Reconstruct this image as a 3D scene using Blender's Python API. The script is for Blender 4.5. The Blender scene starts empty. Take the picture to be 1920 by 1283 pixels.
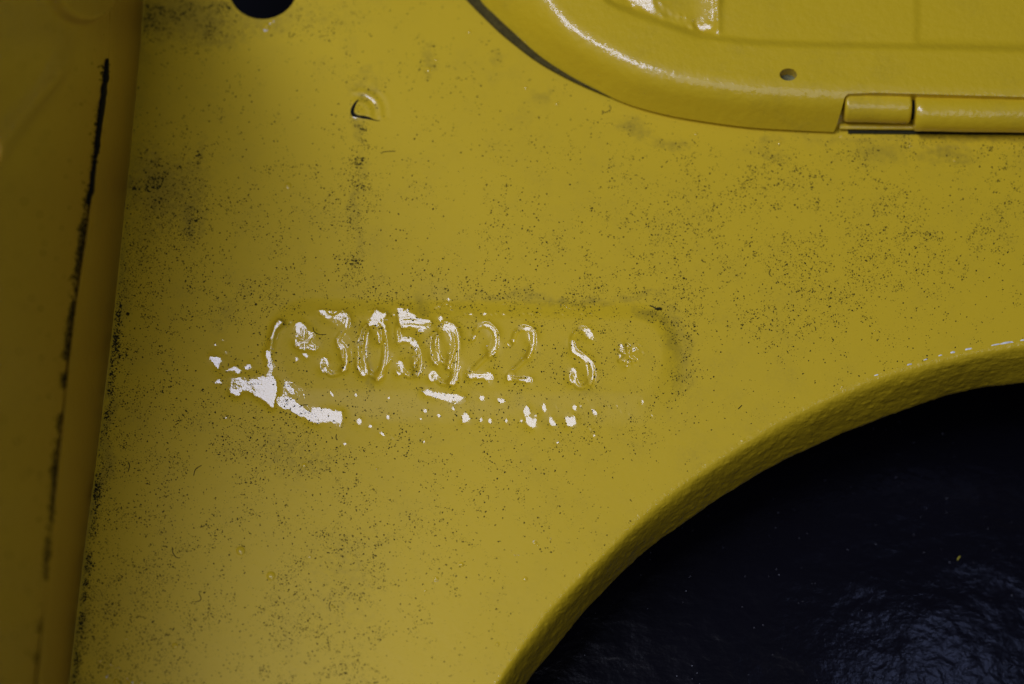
import bpy, math, random
import numpy as np
from mathutils import Vector, Matrix

random.seed(7); rng = np.random.default_rng(7)
sc = bpy.context.scene
col = sc.collection
U = 0.0001                       # 0.1 mm: one pixel of the photograph on the sheet

# ------------------------------------------------------------------ camera
TH = math.radians(22); F_MM = 100.0; FPX = F_MM / 36 * 1920; DIST = FPX * U
CAM = np.array([0, -DIST * math.sin(TH), DIST * math.cos(TH)])
R_ = np.array([1.0, 0, 0]); UP_ = np.array([0, math.cos(TH), math.sin(TH)]); FW_ = np.array([0, math.sin(TH), -math.cos(TH)])
cam = bpy.data.cameras.new('camera'); co = bpy.data.objects.new('camera', cam); col.objects.link(co)
co.location = CAM; co.rotation_euler = (TH, 0, 0)
cam.lens = F_MM; cam.sensor_width = 36; cam.clip_start = 0.01; cam.clip_end = 50
cam.dof.use_dof = True; cam.dof.focus_distance = DIST - 0.0035; cam.dof.aperture_fstop = 9.0
sc.camera = co

# ------------------------------------------------------------------ world, lamps, exposure
w = bpy.data.worlds.new('World'); sc.world = w; w.use_nodes = True
w.node_tree.nodes['Background'].inputs[0].default_value = (0.60, 0.62, 0.75, 1)
w.node_tree.nodes['Background'].inputs[1].default_value = 0.014
sc.view_settings.view_transform = 'Standard'; sc.view_settings.look = 'None'; sc.view_settings.exposure = 0; sc.view_settings.gamma = 1

def unit(v): return v / np.linalg.norm(v, axis=-1, keepdims=True)
PADC = np.array([-0.016, -0.004, 0.0])
vdir = unit(CAM - PADC); nrm = unit(np.array([-0.16, -0.17, 1.0]))
LDIR = 2 * nrm.dot(vdir) * nrm - vdir
LAMP = PADC + LDIR * 0.75; LAMP_L, LAMP_W = 0.42, 0.165
def lamp(name, loc, target, size, energy, color, shape='DISK'):
    l = bpy.data.lights.new(name, 'AREA'); l.shape = shape; l.size = size; l.energy = energy; l.color = color
    o = bpy.data.objects.new(name, l); col.objects.link(o); o.location = loc
    o.rotation_euler = (Vector(target) - Vector(loc)).to_track_quat('-Z', 'Y').to_euler()
    return o
soft = lamp('soft_lamp', LAMP.tolist(), (0, 0, 0), LAMP_L, 3.15, (0.88, 0.94, 1.30), 'RECTANGLE'); soft.data.size_y = LAMP_W
lz = unit(LAMP); lx_ = np.array([1.0, -1.0, 0]); lx_ = unit(lx_ - lz * lx_.dot(lz)); ly_ = np.cross(lz, lx_)
soft.rotation_euler = Matrix([[lx_[k], ly_[k], lz[k]] for k in range(3)]).to_euler()
lamp('fill_light', (0.04, -0.36, 0.82), (0, 0, 0), 0.45, 1.0, (0.92, 0.94, 1.12), 'SQUARE')  # added fill, lifts the left side of the sheet
lamp('glint_light', (0.42, 0.01, 0.58), (0.07, -0.05, -0.03), 0.10, 0.14, (0.42, 0.52, 1.0))  # added bluish lamp, placed to make glints on the black cover

# ------------------------------------------------------------------ helpers
def P(px, py, z=0.0):
    """world point at height z (in units of 0.1 mm) seen at photograph position px, py"""
    px = np.asarray(px, float); py = np.asarray(py, float); z = np.asarray(z, float) * U
    px, py, z = np.broadcast_arrays(px, py, z)
    d = FW_ * FPX + (px - 960)[..., None] * R_ + (641.5 - py)[..., None] * UP_
    t = (z - CAM[2]) / d[..., 2]
    return CAM + d * t[..., None]

def sstep(x, a, b):
    t = np.clip((x - a) / (b - a), 0, 1); return t * t * (3 - 2 * t)
_tab = rng.random((256, 256))
def vnoise(x, y, s, seed=0):
    x = np.asarray(x, float) / s + seed * 17.31; y = np.asarray(y, float) / s + seed * 9.77
    xi = np.floor(x).astype(int); yi = np.floor(y).astype(int); fx = x - xi; fy = y - yi
    fx = fx * fx * (3 - 2 * fx); fy = fy * fy * (3 - 2 * fy)
    g = lambda i, j: _tab[(xi + i) % 256, (yi + j) % 256]
    return (g(0, 0) * (1 - fx) + g(1, 0) * fx) * (1 - fy) + (g(0, 1) * (1 - fx) + g(1, 1) * fx) * fy
def fbm(x, y, s, seed=0, o=3):
    r = 0; a = 1; t = 0
    for k in range(o): r = r + a * vnoise(x, y, s / 2 ** k, seed + k * 3.1); t += a; a *= .5
    return r / t
def inpoly(x, y, poly):
    r = np.zeros(np.broadcast(x, y).shape, bool); n = len(poly)
    for i in range(n):
        x1, y1 = poly[i]; x2, y2 = poly[(i + 1) % n]
        if y1 == y2: continue
        r ^= ((y1 > y) != (y2 > y)) & (x < (x2 - x1) * (y - y1) / (y2 - y1) + x1)
    return r
def nearest(x, y, pl):
    """distance to an open polyline and the nearest point on it"""
    bd = np.full(np.shape(x), 1e9); bx = np.zeros(np.shape(x)); by = np.zeros(np.shape(x))
    for (x1, y1), (x2, y2) in zip(pl[:-1], pl[1:]):
        dx, dy = x2 - x1, y2 - y1; L = dx * dx + dy * dy + 1e-12
        t = np.clip(((x - x1) * dx + (y - y1) * dy) / L, 0, 1)
        qx = x1 + t * dx; qy = y1 + t * dy; d = np.hypot(x - qx, y - qy)
        m = d < bd; bd = np.where(m, d, bd); bx = np.where(m, qx, bx); by = np.where(m, qy, by)
    return bd, bx, by
def smooth_curve(pts, n):
    p = np.array(pts, float)
    p = np.vstack([2 * p[0] - p[1], p, 2 * p[-1] - p[-2]]); out = []
    for i in range(1, len(p) - 2):
        for t in np.linspace(0, 1, 24, endpoint=False):
            a, b, c, d = p[i - 1], p[i], p[i + 1], p[i + 2]
            out.append(.5 * (2 * b + (c - a) * t + (2 * a - 5 * b + 4 * c - d) * t * t + (3 * b - a - 3 * c + d) * t ** 3))
    out.append(p[-2]); out = np.array(out)
    for _ in range(6): out[1:-1] = (out[:-2] + 2 * out[1:-1] + out[2:]) / 4
    s = np.r_[0, np.cumsum(np.hypot(*np.diff(out, axis=0).T))]
    q = np.linspace(0, s[-1], n)
    return np.stack([np.interp(q, s, out[:, 0]), np.interp(q, s, out[:, 1])], 1)
def grid_normals(p):
    du = np.gradient(p, axis=1); dv = np.gradient(p, axis=0)
    n = unit(np.cross(du, dv)); 
    return np.where(n[..., 2:3] < 0, -n, n) if np.median(n[..., 2]) < 0 else n

def link(o, parent=None):
    col.objects.link(o)
    if parent is not None: o.parent = parent
    return o
def mesh_obj(name, verts, faces, mat, parent=None, normals=None, smooth=True, origin=None, attr=None):
    verts = np.asarray(verts, float)
    me = bpy.data.meshes.new(name)
    base = np.zeros(3)
    if parent is not None: base = np.array(parent.location)
    elif origin is not None: base = np.array(origin)
    v = verts - base
    if isinstance(faces, np.ndarray):
        nf, k = faces.shape
        me.vertices.add(len(v)); me.vertices.foreach_set('co', v.ravel())
        me.loops.add(nf * k); me.loops.foreach_set('vertex_index', faces.ravel().astype(np.int32))
        me.polygons.add(nf); me.polygons.foreach_set('loop_start', np.arange(nf, dtype=np.int32) * k)
        me.update(calc_edges=True)
    else:
        me.from_pydata(v.tolist(), [], [list(f) for f in faces]); me.update()
    if smooth: me.polygons.foreach_set('use_smooth', [True] * len(me.polygons))
    me.materials.append(mat)
    if attr is not None: at_ = me.attributes.new('grime', 'FLOAT', 'POINT'); at_.data.foreach_set('value', attr.astype(np.float32))
    if normals is not None: me.normals_split_custom_set_from_vertices(normals.tolist())
    o = bpy.data.objects.new(name, me); link(o, parent)
    if parent is None: o.location = base
    return o
def grid_faces(ny, nx, keep=None):
    idx = np.arange(ny * nx).reshape(ny, nx)
    f = np.stack([idx[:-1, :-1], idx[1:, :-1], idx[1:, 1:], idx[:-1, 1:]], -1)
    return f[keep] if keep is not None else f.reshape(-1, 4)
def grid_obj(name, pts, mat, parent=None, keep=None, normals=None, flip=False, origin=None, attr=None):
    """keep: face mask (ny-1, nx-1)"""
    ny, nx = pts.shape[:2]; f = grid_faces(ny, nx, keep)
    if flip: f = f[:, ::-1]
    used, inv = np.unique(f, return_inverse=True); f = inv.reshape(f.shape)
    n = None if normals is None else normals.reshape(-1, 3)[used]
    return mesh_obj(name, pts.reshape(-1, 3)[used], f, mat, parent, n, origin=origin, attr=None if attr is None else attr.ravel()[used])
def thing(name, loc, label, cat, group=None):
    o = bpy.data.objects.new(name, None); link(o); o.location = loc; o['label'] = label; o['category'] = cat
    o.empty_display_size = 0.01
    if group: o['group'] = group
    return o
def tag(o, label, cat, group=None, kind=None):
    o['label'] = label; o['category'] = cat
    if group: o['group'] = group
    if kind: o['kind'] = kind
    return o
def tube(path, rad, seg=10):
    path = np.asarray(path, float); n = len(path); V = []; Fs = []
    tan = unit(np.gradient(path, axis=0)); rad = np.broadcast_to(rad, n)
    ref = np.array([0, 0, 1.0]) if abs(tan[0][2]) < .9 else np.array([0, 1.0, 0])
    for i in range(n):
        a = unit(np.cross(tan[i], ref)); b = np.cross(tan[i], a)
        for k in range(seg):
            t = 2 * math.pi * k / seg; V.append(path[i] + (a * math.cos(t) + b * math.sin(t)) * rad[i])
    for i in range(n - 1):
        for k in range(seg):
            k2 = (k + 1) % seg; Fs.append((i * seg + k, i * seg + k2, (i + 1) * seg + k2, (i + 1) * seg + k))
    Fs.append(tuple(range(seg))[::-1]); Fs.append(tuple((n - 1) * seg + k for k in range(seg)))
    return np.array(V), Fs

# ------------------------------------------------------------------ materials
def nodes(name):
    m = bpy.data.materials.new(name); m.use_nodes = True; nt = m.node_tree
    return m, nt, nt.nodes['Principled BSDF']
def N(nt, t, **kw):
    n = nt.nodes.new(t)
    for k, v in kw.items():
        if k in n.inputs: n.inputs[k].default_value = v
        else: setattr(n, k, v)
    return n
def coords(nt, scale=1 / U):
    g = N(nt, 'ShaderNodeNewGeometry'); vm = N(nt, 'ShaderNodeVectorMath', operation='SCALE'); vm.inputs['Scale'].default_value = scale
    nt.links.new(g.outputs['Position'], vm.inputs[0]); return vm.outputs[0]
def ramp(nt, src, stops):
    r = nt.nodes.new('ShaderNodeValToRGB'); e = r.color_ramp.elements
    while len(e) < len(stops): e.new(.5)
    for el, (p, c) in zip(e, stops): el.position = p; el.color = c if len(c) == 4 else (*c, 1)
    nt.links.new(src, r.inputs[0]); return r.outputs[0]
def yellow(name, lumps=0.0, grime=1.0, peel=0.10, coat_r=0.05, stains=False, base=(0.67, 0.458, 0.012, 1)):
    m, nt, b = nodes(name); L = nt.links.new; pos = coords(nt)
    Y0 = base
    n1 = N(nt, 'ShaderNodeTexNoise', Scale=1 / 60, Detail=6.0, Roughness=0.65); L(pos, n1.inputs['Vector'])
    n2 = N(nt, 'ShaderNodeTexNoise', Scale=1 / 300, Detail=3.0); L(pos, n2.inputs['Vector'])
    n3 = N(nt, 'ShaderNodeTexNoise', Scale=1 / 5, Detail=4.0, Roughness=0.7); L(pos, n3.inputs['Vector'])
    r1 = ramp(nt, n1.outputs[0], [(0.46, (0, 0, 0)), (0.70, (1, 1, 1))])
    r2 = ramp(nt, n2.outputs[0], [(0.40, (0, 0, 0)), (0.65, (1, 1, 1))])
    r3 = ramp(nt, n3.outputs[0], [(0.35, (0, 0, 0)), (0.65, (1, 1, 1))])
    mu = N(nt, 'ShaderNodeMath', operation='MULTIPLY'); L(r1, mu.inputs[0]); L(r2, mu.inputs[1])
    m3 = N(nt, 'ShaderNodeMath', operation='MULTIPLY'); L(mu.outputs[0], m3.inputs[0]); L(r3, m3.inputs[1])
    m4 = N(nt, 'ShaderNodeMath', operation='MULTIPLY'); L(m3.outputs[0], m4.inputs[0]); m4.inputs[1].default_value = 0.75 * grime
    mix = N(nt, 'ShaderNodeMix', data_type='RGBA'); L(m4.outputs[0], mix.inputs[0])
    mix.inputs[6].default_value = Y0; mix.inputs[7].default_value = (0.24, 0.18, 0.03, 1)
    if stains:
        at = N(nt, 'ShaderNodeAttribute', attribute_name='grime'); n4 = N(nt, 'ShaderNodeTexNoise', Scale=1 / 13, Detail=7.0, Roughness=0.72); L(pos, n4.inputs['Vector'])
        s1 = N(nt, 'ShaderNodeMath', operation='MULTIPLY_ADD'); L(n4.outputs[0], s1.inputs[0]); s1.inputs[1].default_value = 2.4; L(at.outputs['Fac'], s1.inputs[2])
        s1b = N(nt, 'ShaderNodeMath', operation='MULTIPLY_ADD'); L(s1.outputs[0], s1b.inputs[0]); s1b.inputs[1].default_value = 1.1; s1b.inputs[2].default_value = -1.42
        r5 = ramp(nt, s1b.outputs[0], [(0.0, (0, 0, 0)), (1.0, (.7, .7, .7))]); s2 = N(nt, 'ShaderNodeMath', operation='MULTIPLY'); L(r5, s2.inputs[0])
        r6 = ramp(nt, at.outputs['Fac'], [(0.03, (0, 0, 0)), (0.3, (1, 1, 1))]); L(r6, s2.inputs[1])
        mg = N(nt, 'ShaderNodeMix', data_type='RGBA'); L(s2.outputs[0], mg.inputs[0]); L(mix.outputs[2], mg.inputs[6]); mg.inputs[7].default_value = (0.10, 0.085, 0.02, 1); mix = mg
    # slight overall tint variation of the film
    mix2 = N(nt, 'ShaderNodeMix', data_type='RGBA'); L(n2.outputs[0], mix2.inputs[0]); L(mix.outputs[2], mix2.inputs[6])
    mix2.inputs[7].default_value = (base[0] * .95, base[1] * .96, base[2] * 1.3, 1)
    L(mix2.outputs[2], b.inputs['Base Color'])
    b.inputs['Roughness'].default_value = 0.45; b.inputs['Specular IOR Level'].default_value = 0.25
    b.inputs['Coat Weight'].default_value = 1.0; b.inputs['Coat Roughness'].default_value = coat_r; b.inputs['Coat IOR'].default_value = 1.40
    o1 = N(nt, 'ShaderNodeTexNoise', Scale=1 / 14, Detail=2.0); L(pos, o1.inputs['Vector'])
    o2 = N(nt, 'ShaderNodeTexNoise', Scale=1 / 4, Detail=2.0); L(pos, o2.inputs['Vector'])
    a = N(nt, 'ShaderNodeMath', operation='MULTIPLY_ADD'); L(o2.outputs[0], a.inputs[0]); a.inputs[1].default_value = 0.25; L(o1.outputs[0], a.inputs[2])
    bp = N(nt, 'ShaderNodeBump', Strength=1.0, Distance=U * (peel * 6 + lumps * 12)); L(a.outputs[0], bp.inputs['Height'])
    L(bp.outputs[0], b.inputs['Normal']); L(bp.outputs[0], b.inputs['Coat Normal'])
    return m
def plain(name, c, rough=0.6, spec=0.3, coat=0.0, bump=0.0, bs=1 / 6):
    m, nt, b = nodes(name); pos = coords(nt)
    n = N(nt, 'ShaderNodeTexNoise', Scale=bs, Detail=4.0); nt.links.new(pos, n.inputs['Vector'])
    r = ramp(nt, n.outputs[0], [(0.3, tuple(x * .7 for x in c)), (0.7, tuple(min(1, x * 1.3) for x in c))])
    nt.links.new(r, b.inputs['Base Color'])
    b.inputs['Roughness'].default_value = rough; b.inputs['Specular IOR Level'].default_value = spec; b.inputs['Coat Weight'].default_value = coat
    if bump:
        bp = N(nt, 'ShaderNodeBump', Strength=1.0, Distance=U * bump); nt.links.new(n.outputs[0], bp.inputs['Height']); nt.links.new(bp.outputs[0], b.inputs['Normal'])
    return m
M_SHEET = yellow('yellow_paint', peel=0.035, stains=True, coat_r=0.035)
M_FLANGE = yellow('yellow_paint_lumpy', lumps=0.12, grime=0.5, coat_r=0.12)
M_LID = yellow('yellow_paint_lid', lumps=0.055, grime=1.5, coat_r=0.08)
M_WALL = yellow('yellow_paint_wall_shade', grime=1.6, peel=0.12, coat_r=0.35, base=(0.42, 0.235, 0.003, 1))  # same yellow paint as the sheet, shade worked into a darker, browner base
M_BLACK = plain('black_sealer', (0.006, 0.007, 0.006), 0.9, 0.15, bump=3)
M_RIM_SHADE = plain('rim_gap_shade', (0.075, 0.058, 0.012), 0.85, 0.15)  # olive-black standing for shadow under the lid rim
M_HINGE_SHADE = plain('hinge_gap_shade', (0.028, 0.026, 0.010), 0.85, 0.15)  # dark tone standing for shadow below the hinge
M_DUST = plain('dark_grit', (0.034, 0.031, 0.008), 0.9, 0.1)
M_FIBRE = plain('dark_fibre', (0.05, 0.045, 0.015), 0.8, 0.1)
def liner_material():
    m, nt, b = nodes('black_wrinkled_skin'); L = nt.links.new; pos = coords(nt)
    mp = N(nt, 'ShaderNodeMapping'); L(pos, mp.inputs[0]); mp.inputs['Scale'].default_value = (0.75, 1.0, 1.0); mp.inputs['Rotation'].default_value = (0, 0, 0.35)
    a = N(nt, 'ShaderNodeTexNoise', Scale=1 / 22, Detail=3.0, Roughness=0.5, Distortion=0.1); L(mp.outputs[0], a.inputs['Vector'])
    bp = N(nt, 'ShaderNodeBump', Strength=1.0, Distance=U * 1.9); L(a.outputs[0], bp.inputs['Height']); L(bp.outputs[0], b.inputs['Normal'])
    b.inputs['Base Color'].default_value = (0.0040, 0.0037, 0.0058, 1); b.inputs['Roughness'].default_value = 0.21; b.inputs['Specular IOR Level'].default_value = 0.22
    return m
M_LINER = liner_material()

# ------------------------------------------------------------------ lit-slope solver: shapes real relief so that chosen facets face the lamp
def half_slope(p):
    v = unit(CAM - p); l = unit(LAMP - p); h = v + l
    return h[..., 0] / h[..., 2] * -1, h[..., 1] / h[..., 2] * -1       # dz/dx, dz/dy that mirror the lamp into the lens
WALL_TOP = 0.107
HL, HW = LAMP_L / 0.75 / 4, LAMP_W / 0.75 / 4
def relief(h0, pts, step, mask, iters=24, cg=50, wout=0.006, boost=1.7, push=True, L=45):
    """adjusts heightfield h0 (units of 0.1 mm on a pixel grid of given step) so masked facets face the lamp, the others do not"""
    cx, cy = half_slope(pts); cy = -cy                        # pixel rows run down
    cxm = cx; cym = cy
    ex = lambda a: (a[:, 1:] - a[:, :-1]) / step
    ey = lambda a: (a[1:] - a[:-1]) / step
    ax = lambda a: .5 * (a[:, 1:] + a[:, :-1])
    ay = lambda a: .5 * (a[1:] + a[:-1])
    ulim = HL * (LAMP[0] - (pts[..., 0] - (pts[..., 0] + .0765) * (LAMP[2] / WALL_TOP))) / (LAMP_L * .3536)      # part of the lamp the side wall hides
    ulim = np.clip(ulim - .12 * HL, -.7 * HL, .75 * HL)
    m = mask.astype(float); wgt = wout + (1 - wout) * m
    free = np.zeros(h0.shape); free[1:-1, 1:-1] = 1
    b0x, b0y = ex(h0), ey(h0)
    def cell(hx, hy):        # edge gradients to vertices
        gx = np.zeros(h0.shape); gy = np.zeros(h0.shape)
        gx[:, 1:-1] = .5 * (hx[:, 1:] + hx[:, :-1]); gy[1:-1] = .5 * (hy[1:] + hy[:-1]); return gx, gy
    g0x, g0y = cell(b0x, b0y)
    def At(gx, gy):
        r = np.zeros(h0.shape); gx = gx / step; gy = gy / step
        r[:, 1:] += gx; r[:, :-1] -= gx; r[1:] += gy; r[:-1] -= gy; return r
    A = lambda u: free * At(wx * ex(u), wy * ey(u)) + free * (wout / L ** 2) * u
    h = h0.copy()
    for it in range(iters):
        wx, wy = ax(wgt), ay(wgt)
        gx, gy = cell(ex(h), ey(h))
        dx, dy = gx - cxm, gy - cym; u = (dx + dy) * .7071; v = (dx - dy) * .7071     # along and across the lamp
        on = (u > -HL) & (u < ulim + .1 * HL) & (abs(v) < HW); wgt = np.where(mask & ~on, np.minimum(wgt * 1.35, 8), np.where(~mask & on, np.minimum(wgt * boost, 1), wgt))
        u = np.clip(u, -.75 * HL, ulim); v = np.clip(v, -.45 * HW, .45 * HW)
        tx_in = cxm + (u + v) * .7071; ty_in = cym + (u - v) * .7071
        # outside: keep the base slope, pushed off the lamp
        dx, dy = g0x - cxm, g0y - cym; u = (dx + dy) * .7071; v = (dx - dy) * .7071
        hit = (abs(u) < 1.25 * HL) & (abs(v) < 2.0 * HW)
        hit &= push; v = np.where(hit, np.where(v > .6 * HW, 2.0, -2.0) * HW, v)
        tx_o = cxm + (u + v) * .7071; ty_o = cym + (u - v) * .7071
        tx = np.where(mask, tx_in, tx_o); ty = np.where(mask, ty_in, ty_o)
        rhs = free * At(wx * (b0x + ax(tx - g0x)), wy * (b0y + ay(ty - g0y)))
        rhs = rhs + free * (wout / L ** 2) * h0
        r = rhs - A(h) * free; p = r.copy(); rr = (r * r).sum()
        for _ in range(cg):
            Ap = A(p) * free; al = rr / ((p * Ap).sum() + 1e-20); h = h + al * p; r = r - al * Ap
            rn = (r * r).sum(); p = r + rn / (rr + 1e-20) * p; rr = rn
    return h

# ------------------------------------------------------------------ outlines taken from the photograph
FOLD = smooth_curve([(760, 1560), (850, 1400), (928, 1278), (982, 1197), (1038, 1126), (1126, 1038), (1207, 955), (1313, 876), (1433, 799), (1527, 752),
                     (1612, 714), (1706, 684), (1860, 650), (1950, 636), (2080, 622), (2260, 610)], 260)
LIP = smooth_curve([(830, 1560), (905, 1400), (985, 1283), (1028, 1229), (1102, 1142), (1192, 1051), (1279, 983), (1356, 930), (1463, 867), (1585, 811),
                    (1698, 768), (1805, 736), (1920, 716), (2070, 698), (2260, 688)], 900)
ARCH_REGION = [tuple(p) for p in FOLD] + [(2400, 610), (2400, 1700), (760, 1700)]
CORNER = smooth_curve([(330, -400), (300, -200), (272, -20), (262, 100), (243, 300), (216, 560), (198, 720), (178, 880), (155, 1060), (132, 1260), (112, 1420), (95, 1600)], 300)
SEAM = smooth_curve([(240, -400), (224, -200), (208, 0), (203, 130), (182, 300), (163, 440), (138, 620), (112, 860), (92, 1060), (70, 1283), (50, 1450), (36, 1600)], 300)
def cx_at(curve, py): return np.interp(py, curve[:, 1], curve[:, 0])

# ------------------------------------------------------------------ number pad: the shapes whose facets catch the lamp
S = []                                    # (kind, data) in photograph pixels
def c1(pts): return [(380 + u / 4, 540 + v / 4) for u, v in pts]
def c2(pts): return [(820 + u / 4, 540 + v / 4) for u, v in pts]
def poly(p, *holes): S.append(('poly', p, holes))
def dot(c, x, y, rx, ry=None, hole=None): S.append(('dot', c([(x, y)])[0], rx / 4, (ry or rx) / 4, hole))
def line(p, wd): S.append(('line', p, wd / 4))
poly(c1([(50,520),(90,515),(135,525),(145,550),(125,570),(120,605),(95,590),(75,560)]))
poly(c1([(70,705),(100,705),(125,680),(140,712),(140,722),(100,722)]))
poly(c1([(170,628),(210,600),(245,588),(265,605),(290,625),(280,645),(262,655),(240,625),(205,622)]))
poly(c1([(315,600),(340,575),(365,580),(365,605),(335,620),(315,612)]))
poly(c1([(215,700),(240,678),(290,675),(300,690),(350,690),(395,680),(440,665),(475,665),(490,640),(500,610),(490,580),(475,530),(475,490),(505,470),(515,440),(508,400),(530,340),(545,310),(575,268),(600,280),(612,285),(590,295),(565,320),(550,340),(548,370),(530,400),(520,440),(520,480),(515,520),(530,570),(530,610),(515,640),(525,665),(550,700),(558,760),(552,815),(540,850),(525,895),(505,885),(470,845),(430,820),(400,805),(370,785),(300,770),(275,780),(275,805),(255,812),(235,795),(205,790),(200,760)]),
     c1([(220,735),(260,700),(290,700),(285,735),(240,758),(222,755)]))
poly(c1([(558,825),(600,828),(640,820),(690,845),(700,865),(750,890),(790,930),(820,930),(820,895),(850,905),(900,905),(960,915),(975,935),(990,925),(1045,935),(1048,985),(1035,1015),(1030,1050),(1020,1020),(960,1010),(900,1010),(870,1020),(800,1000),(770,970),(720,965),(680,940),(660,905),(610,905),(570,885),(555,850)]))
poly(c1([(622,760),(655,755),(690,765),(688,800),(670,808),(645,785)]))
poly(c1([(945,780),(965,785),(990,825),(970,820)]))
poly(c1([(1320,1075),(1340,1080),(1375,1115),(1345,1108)]))
for x, y, rx, ry in [(1152,812,9,12),(1175,1003,21,22),(1258,1038,15,13),(1390,970,12,17),(1500,920,6,6),(1395,835,9,9),(1425,1128,6,6),(1635,985,8,8),(1658,1155,10,9),(1668,925,16,14),(1772,960,13,13),(1880,910,12,12),(1065,1168,13,9),(707,545,10,18),
                     (1000,190,8,6),(1050,190,12,6),(1255,187,8,5),(1435,210,11,8),(1785,240,14,25),(1845,85,14,10),(1865,170,8,8),(1750,150,8,9),(95,430,6,12),(150,395,9,6),(178,490,7,12),(665,270,8,6)]: dot(c1, x, y, rx, ry)
dot(c1, 175, 975, 13, 13, (.55, .2, .2))
poly(c1([(695,300),(710,280),(740,275),(775,300),(785,330),(835,350),(832,385),(800,410),(780,430),(830,430),(862,440),(862,465),(835,478),(800,468),(750,470),(715,455),(695,430),(695,390),(705,350)]),
     c1([(705,400),(735,360),(750,360),(735,400),(712,412)]), c1([(735,440),(760,380),(790,355),(800,370),(780,400)]))
poly(c1([(745,500),(770,495),(800,530),(790,540),(765,522)]))
poly(c1([(858,170),(905,178),(945,212),(990,220),(1000,205),(1085,212),(1105,255),(1112,295),(1090,318),(1060,340),(1020,395),(1005,410),(1000,395),(1040,345),(1065,310),(1045,270),(1000,240),(940,242),(880,205)]))
poly(c1([(1000,405),(1020,395),(1060,415),(1085,450),(1097,500),(1093,560),(1078,615),(1055,632),(1045,620),(1068,580),(1078,520),(1070,470),(1052,455),(1050,500),(1055,540),(1048,545),(1040,480),(1015,440)]))
dot(c1, 915, 588, 32, 54, (.48, -.15, -.08))
poly(c1([(1240,300),(1245,260),(1275,210),(1310,178),(1350,205),(1385,205),(1375,235),(1355,245),(1372,300),(1385,400),(1385,470),(1403,520),(1385,570),(1360,620),(1345,665),(1318,690),(1300,690),(1330,650),(1345,600),(1365,540),(1368,480),(1368,400),(1355,320),(1335,280),(1310,300),(1322,320),(1334,360),(1332,420),(1322,420),(1318,370),(1300,310),(1280,290)]))
poly(c1([(1238,345),(1246,350),(1238,500),(1230,600),(1230,655),(1212,665),(1188,652),(1168,612),(1158,580),(1168,575),(1187,625),(1203,642),(1208,600),(1210,500),(1220,400)]))
line(c1([(1235,300),(1200,330),(1182,400),(1170,490),(1162,570)]), 5)
poly(c1([(1458,160),(1475,150),(1500,165),(1502,190),(1545,155),(1550,190),(1595,215),(1620,240),(1660,250),(1710,255),(1718,275),(1680,290),(1660,325),(1625,340),(1610,325),(1640,300),(1600,310),(1560,295),(1495,300),(1470,260)]))
poly(c1([(1455,420),(1475,400),(1495,355),(1510,385),(1560,385),(1600,400),(1625,440),(1638,500),(1640,600),(1630,655),(1610,668),(1600,660),(1618,620),(1622,540),(1615,480),(1600,460),(1602,520),(1595,600),(1586,600),(1590,500),(1570,440),(1530,415),(1500,410),(1465,425)]))
line(c1([(1475,310),(1465,350),(1460,410)]), 5)
dot(c1, 1480, 610, 29, 53, (.48, -.3, 0))
poly(c2([(25,320),(50,290),(100,275),(135,295),(160,340),(172,420),(165,520),(158,620),(145,690),(125,728),(85,715),(115,690),(135,640),(142,560),(148,450),(140,380),(120,340),(104,345),(110,400),(104,460),(95,560),(88,620),(80,600),(93,460),(96,380),(75,345)]))
poly(c1([(1763,385),(1774,390),(1776,560),(1760,575),(1756,480)]))
line(c1([(1755,350),(1720,380),(1710,450),(1718,540),(1762,582)]), 6)
dot(c1, 1730, 668, 35, 39, (.34, 0, 0))
poly(c1([(1650,785),(1690,768),(1760,792),(1830,798),(1900,808),(1960,825),(1945,848),(1850,863),(1800,845),(1730,825),(1670,808)]))
poly(c2([(345,275),(380,278),(420,305),(445,345),(453,400),(446,450),(427,495),(402,520),(386,515),(410,490),(428,440),(430,390),(415,345),(390,310),(350,295)]))
line(c2([(410,350),(405,410),(385,465)]), 5)
poly(c2([(232,620),(236,650),(250,662),(262,625),(275,622),(272,652),(340,652),(375,640),(405,650),(422,680),(418,710),(390,722),(365,707),(350,688),(290,680),(245,685),(225,665)]))
poly(c2([(262,370),(285,358),(280,390),(258,402)]))
poly(c2([(640,310),(660,298),(700,305),(725,340),(736,390),(724,450),(702,500),(670,550),(690,490),(711,430),(716,380),(705,345),(696,345),(700,400),(694,440),(684,400),(680,355),(650,335)]))
poly(c2([(518,668),(545,630),(542,668),(572,632),(554,675),(562,702),(530,700)]))
poly(c2([(610,685),(660,682),(690,675),(710,700),(700,725),(675,725),(655,705),(615,698)]))
dot(c2, 570, 405, 9, 12)
poly(c2([(1090,325),(1120,313),(1150,325),(1172,360),(1165,400),(1140,390),(1110,362)]))
poly(c2([(998,405),(1026,405),(1030,450),(1047,485),(1080,510),(1120,518),(1157,560),(1180,620),(1180,670),(1162,712),(1145,737),(1158,680),(1158,620),(1140,580),(1122,565),(1137,620),(1136,685),(1126,690),(1124,640),(1110,575),(1080,543),(1030,512),(1000,470)]))
dot(c2, 1018, 665, 28, 58, (.45, 0, 0))
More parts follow.
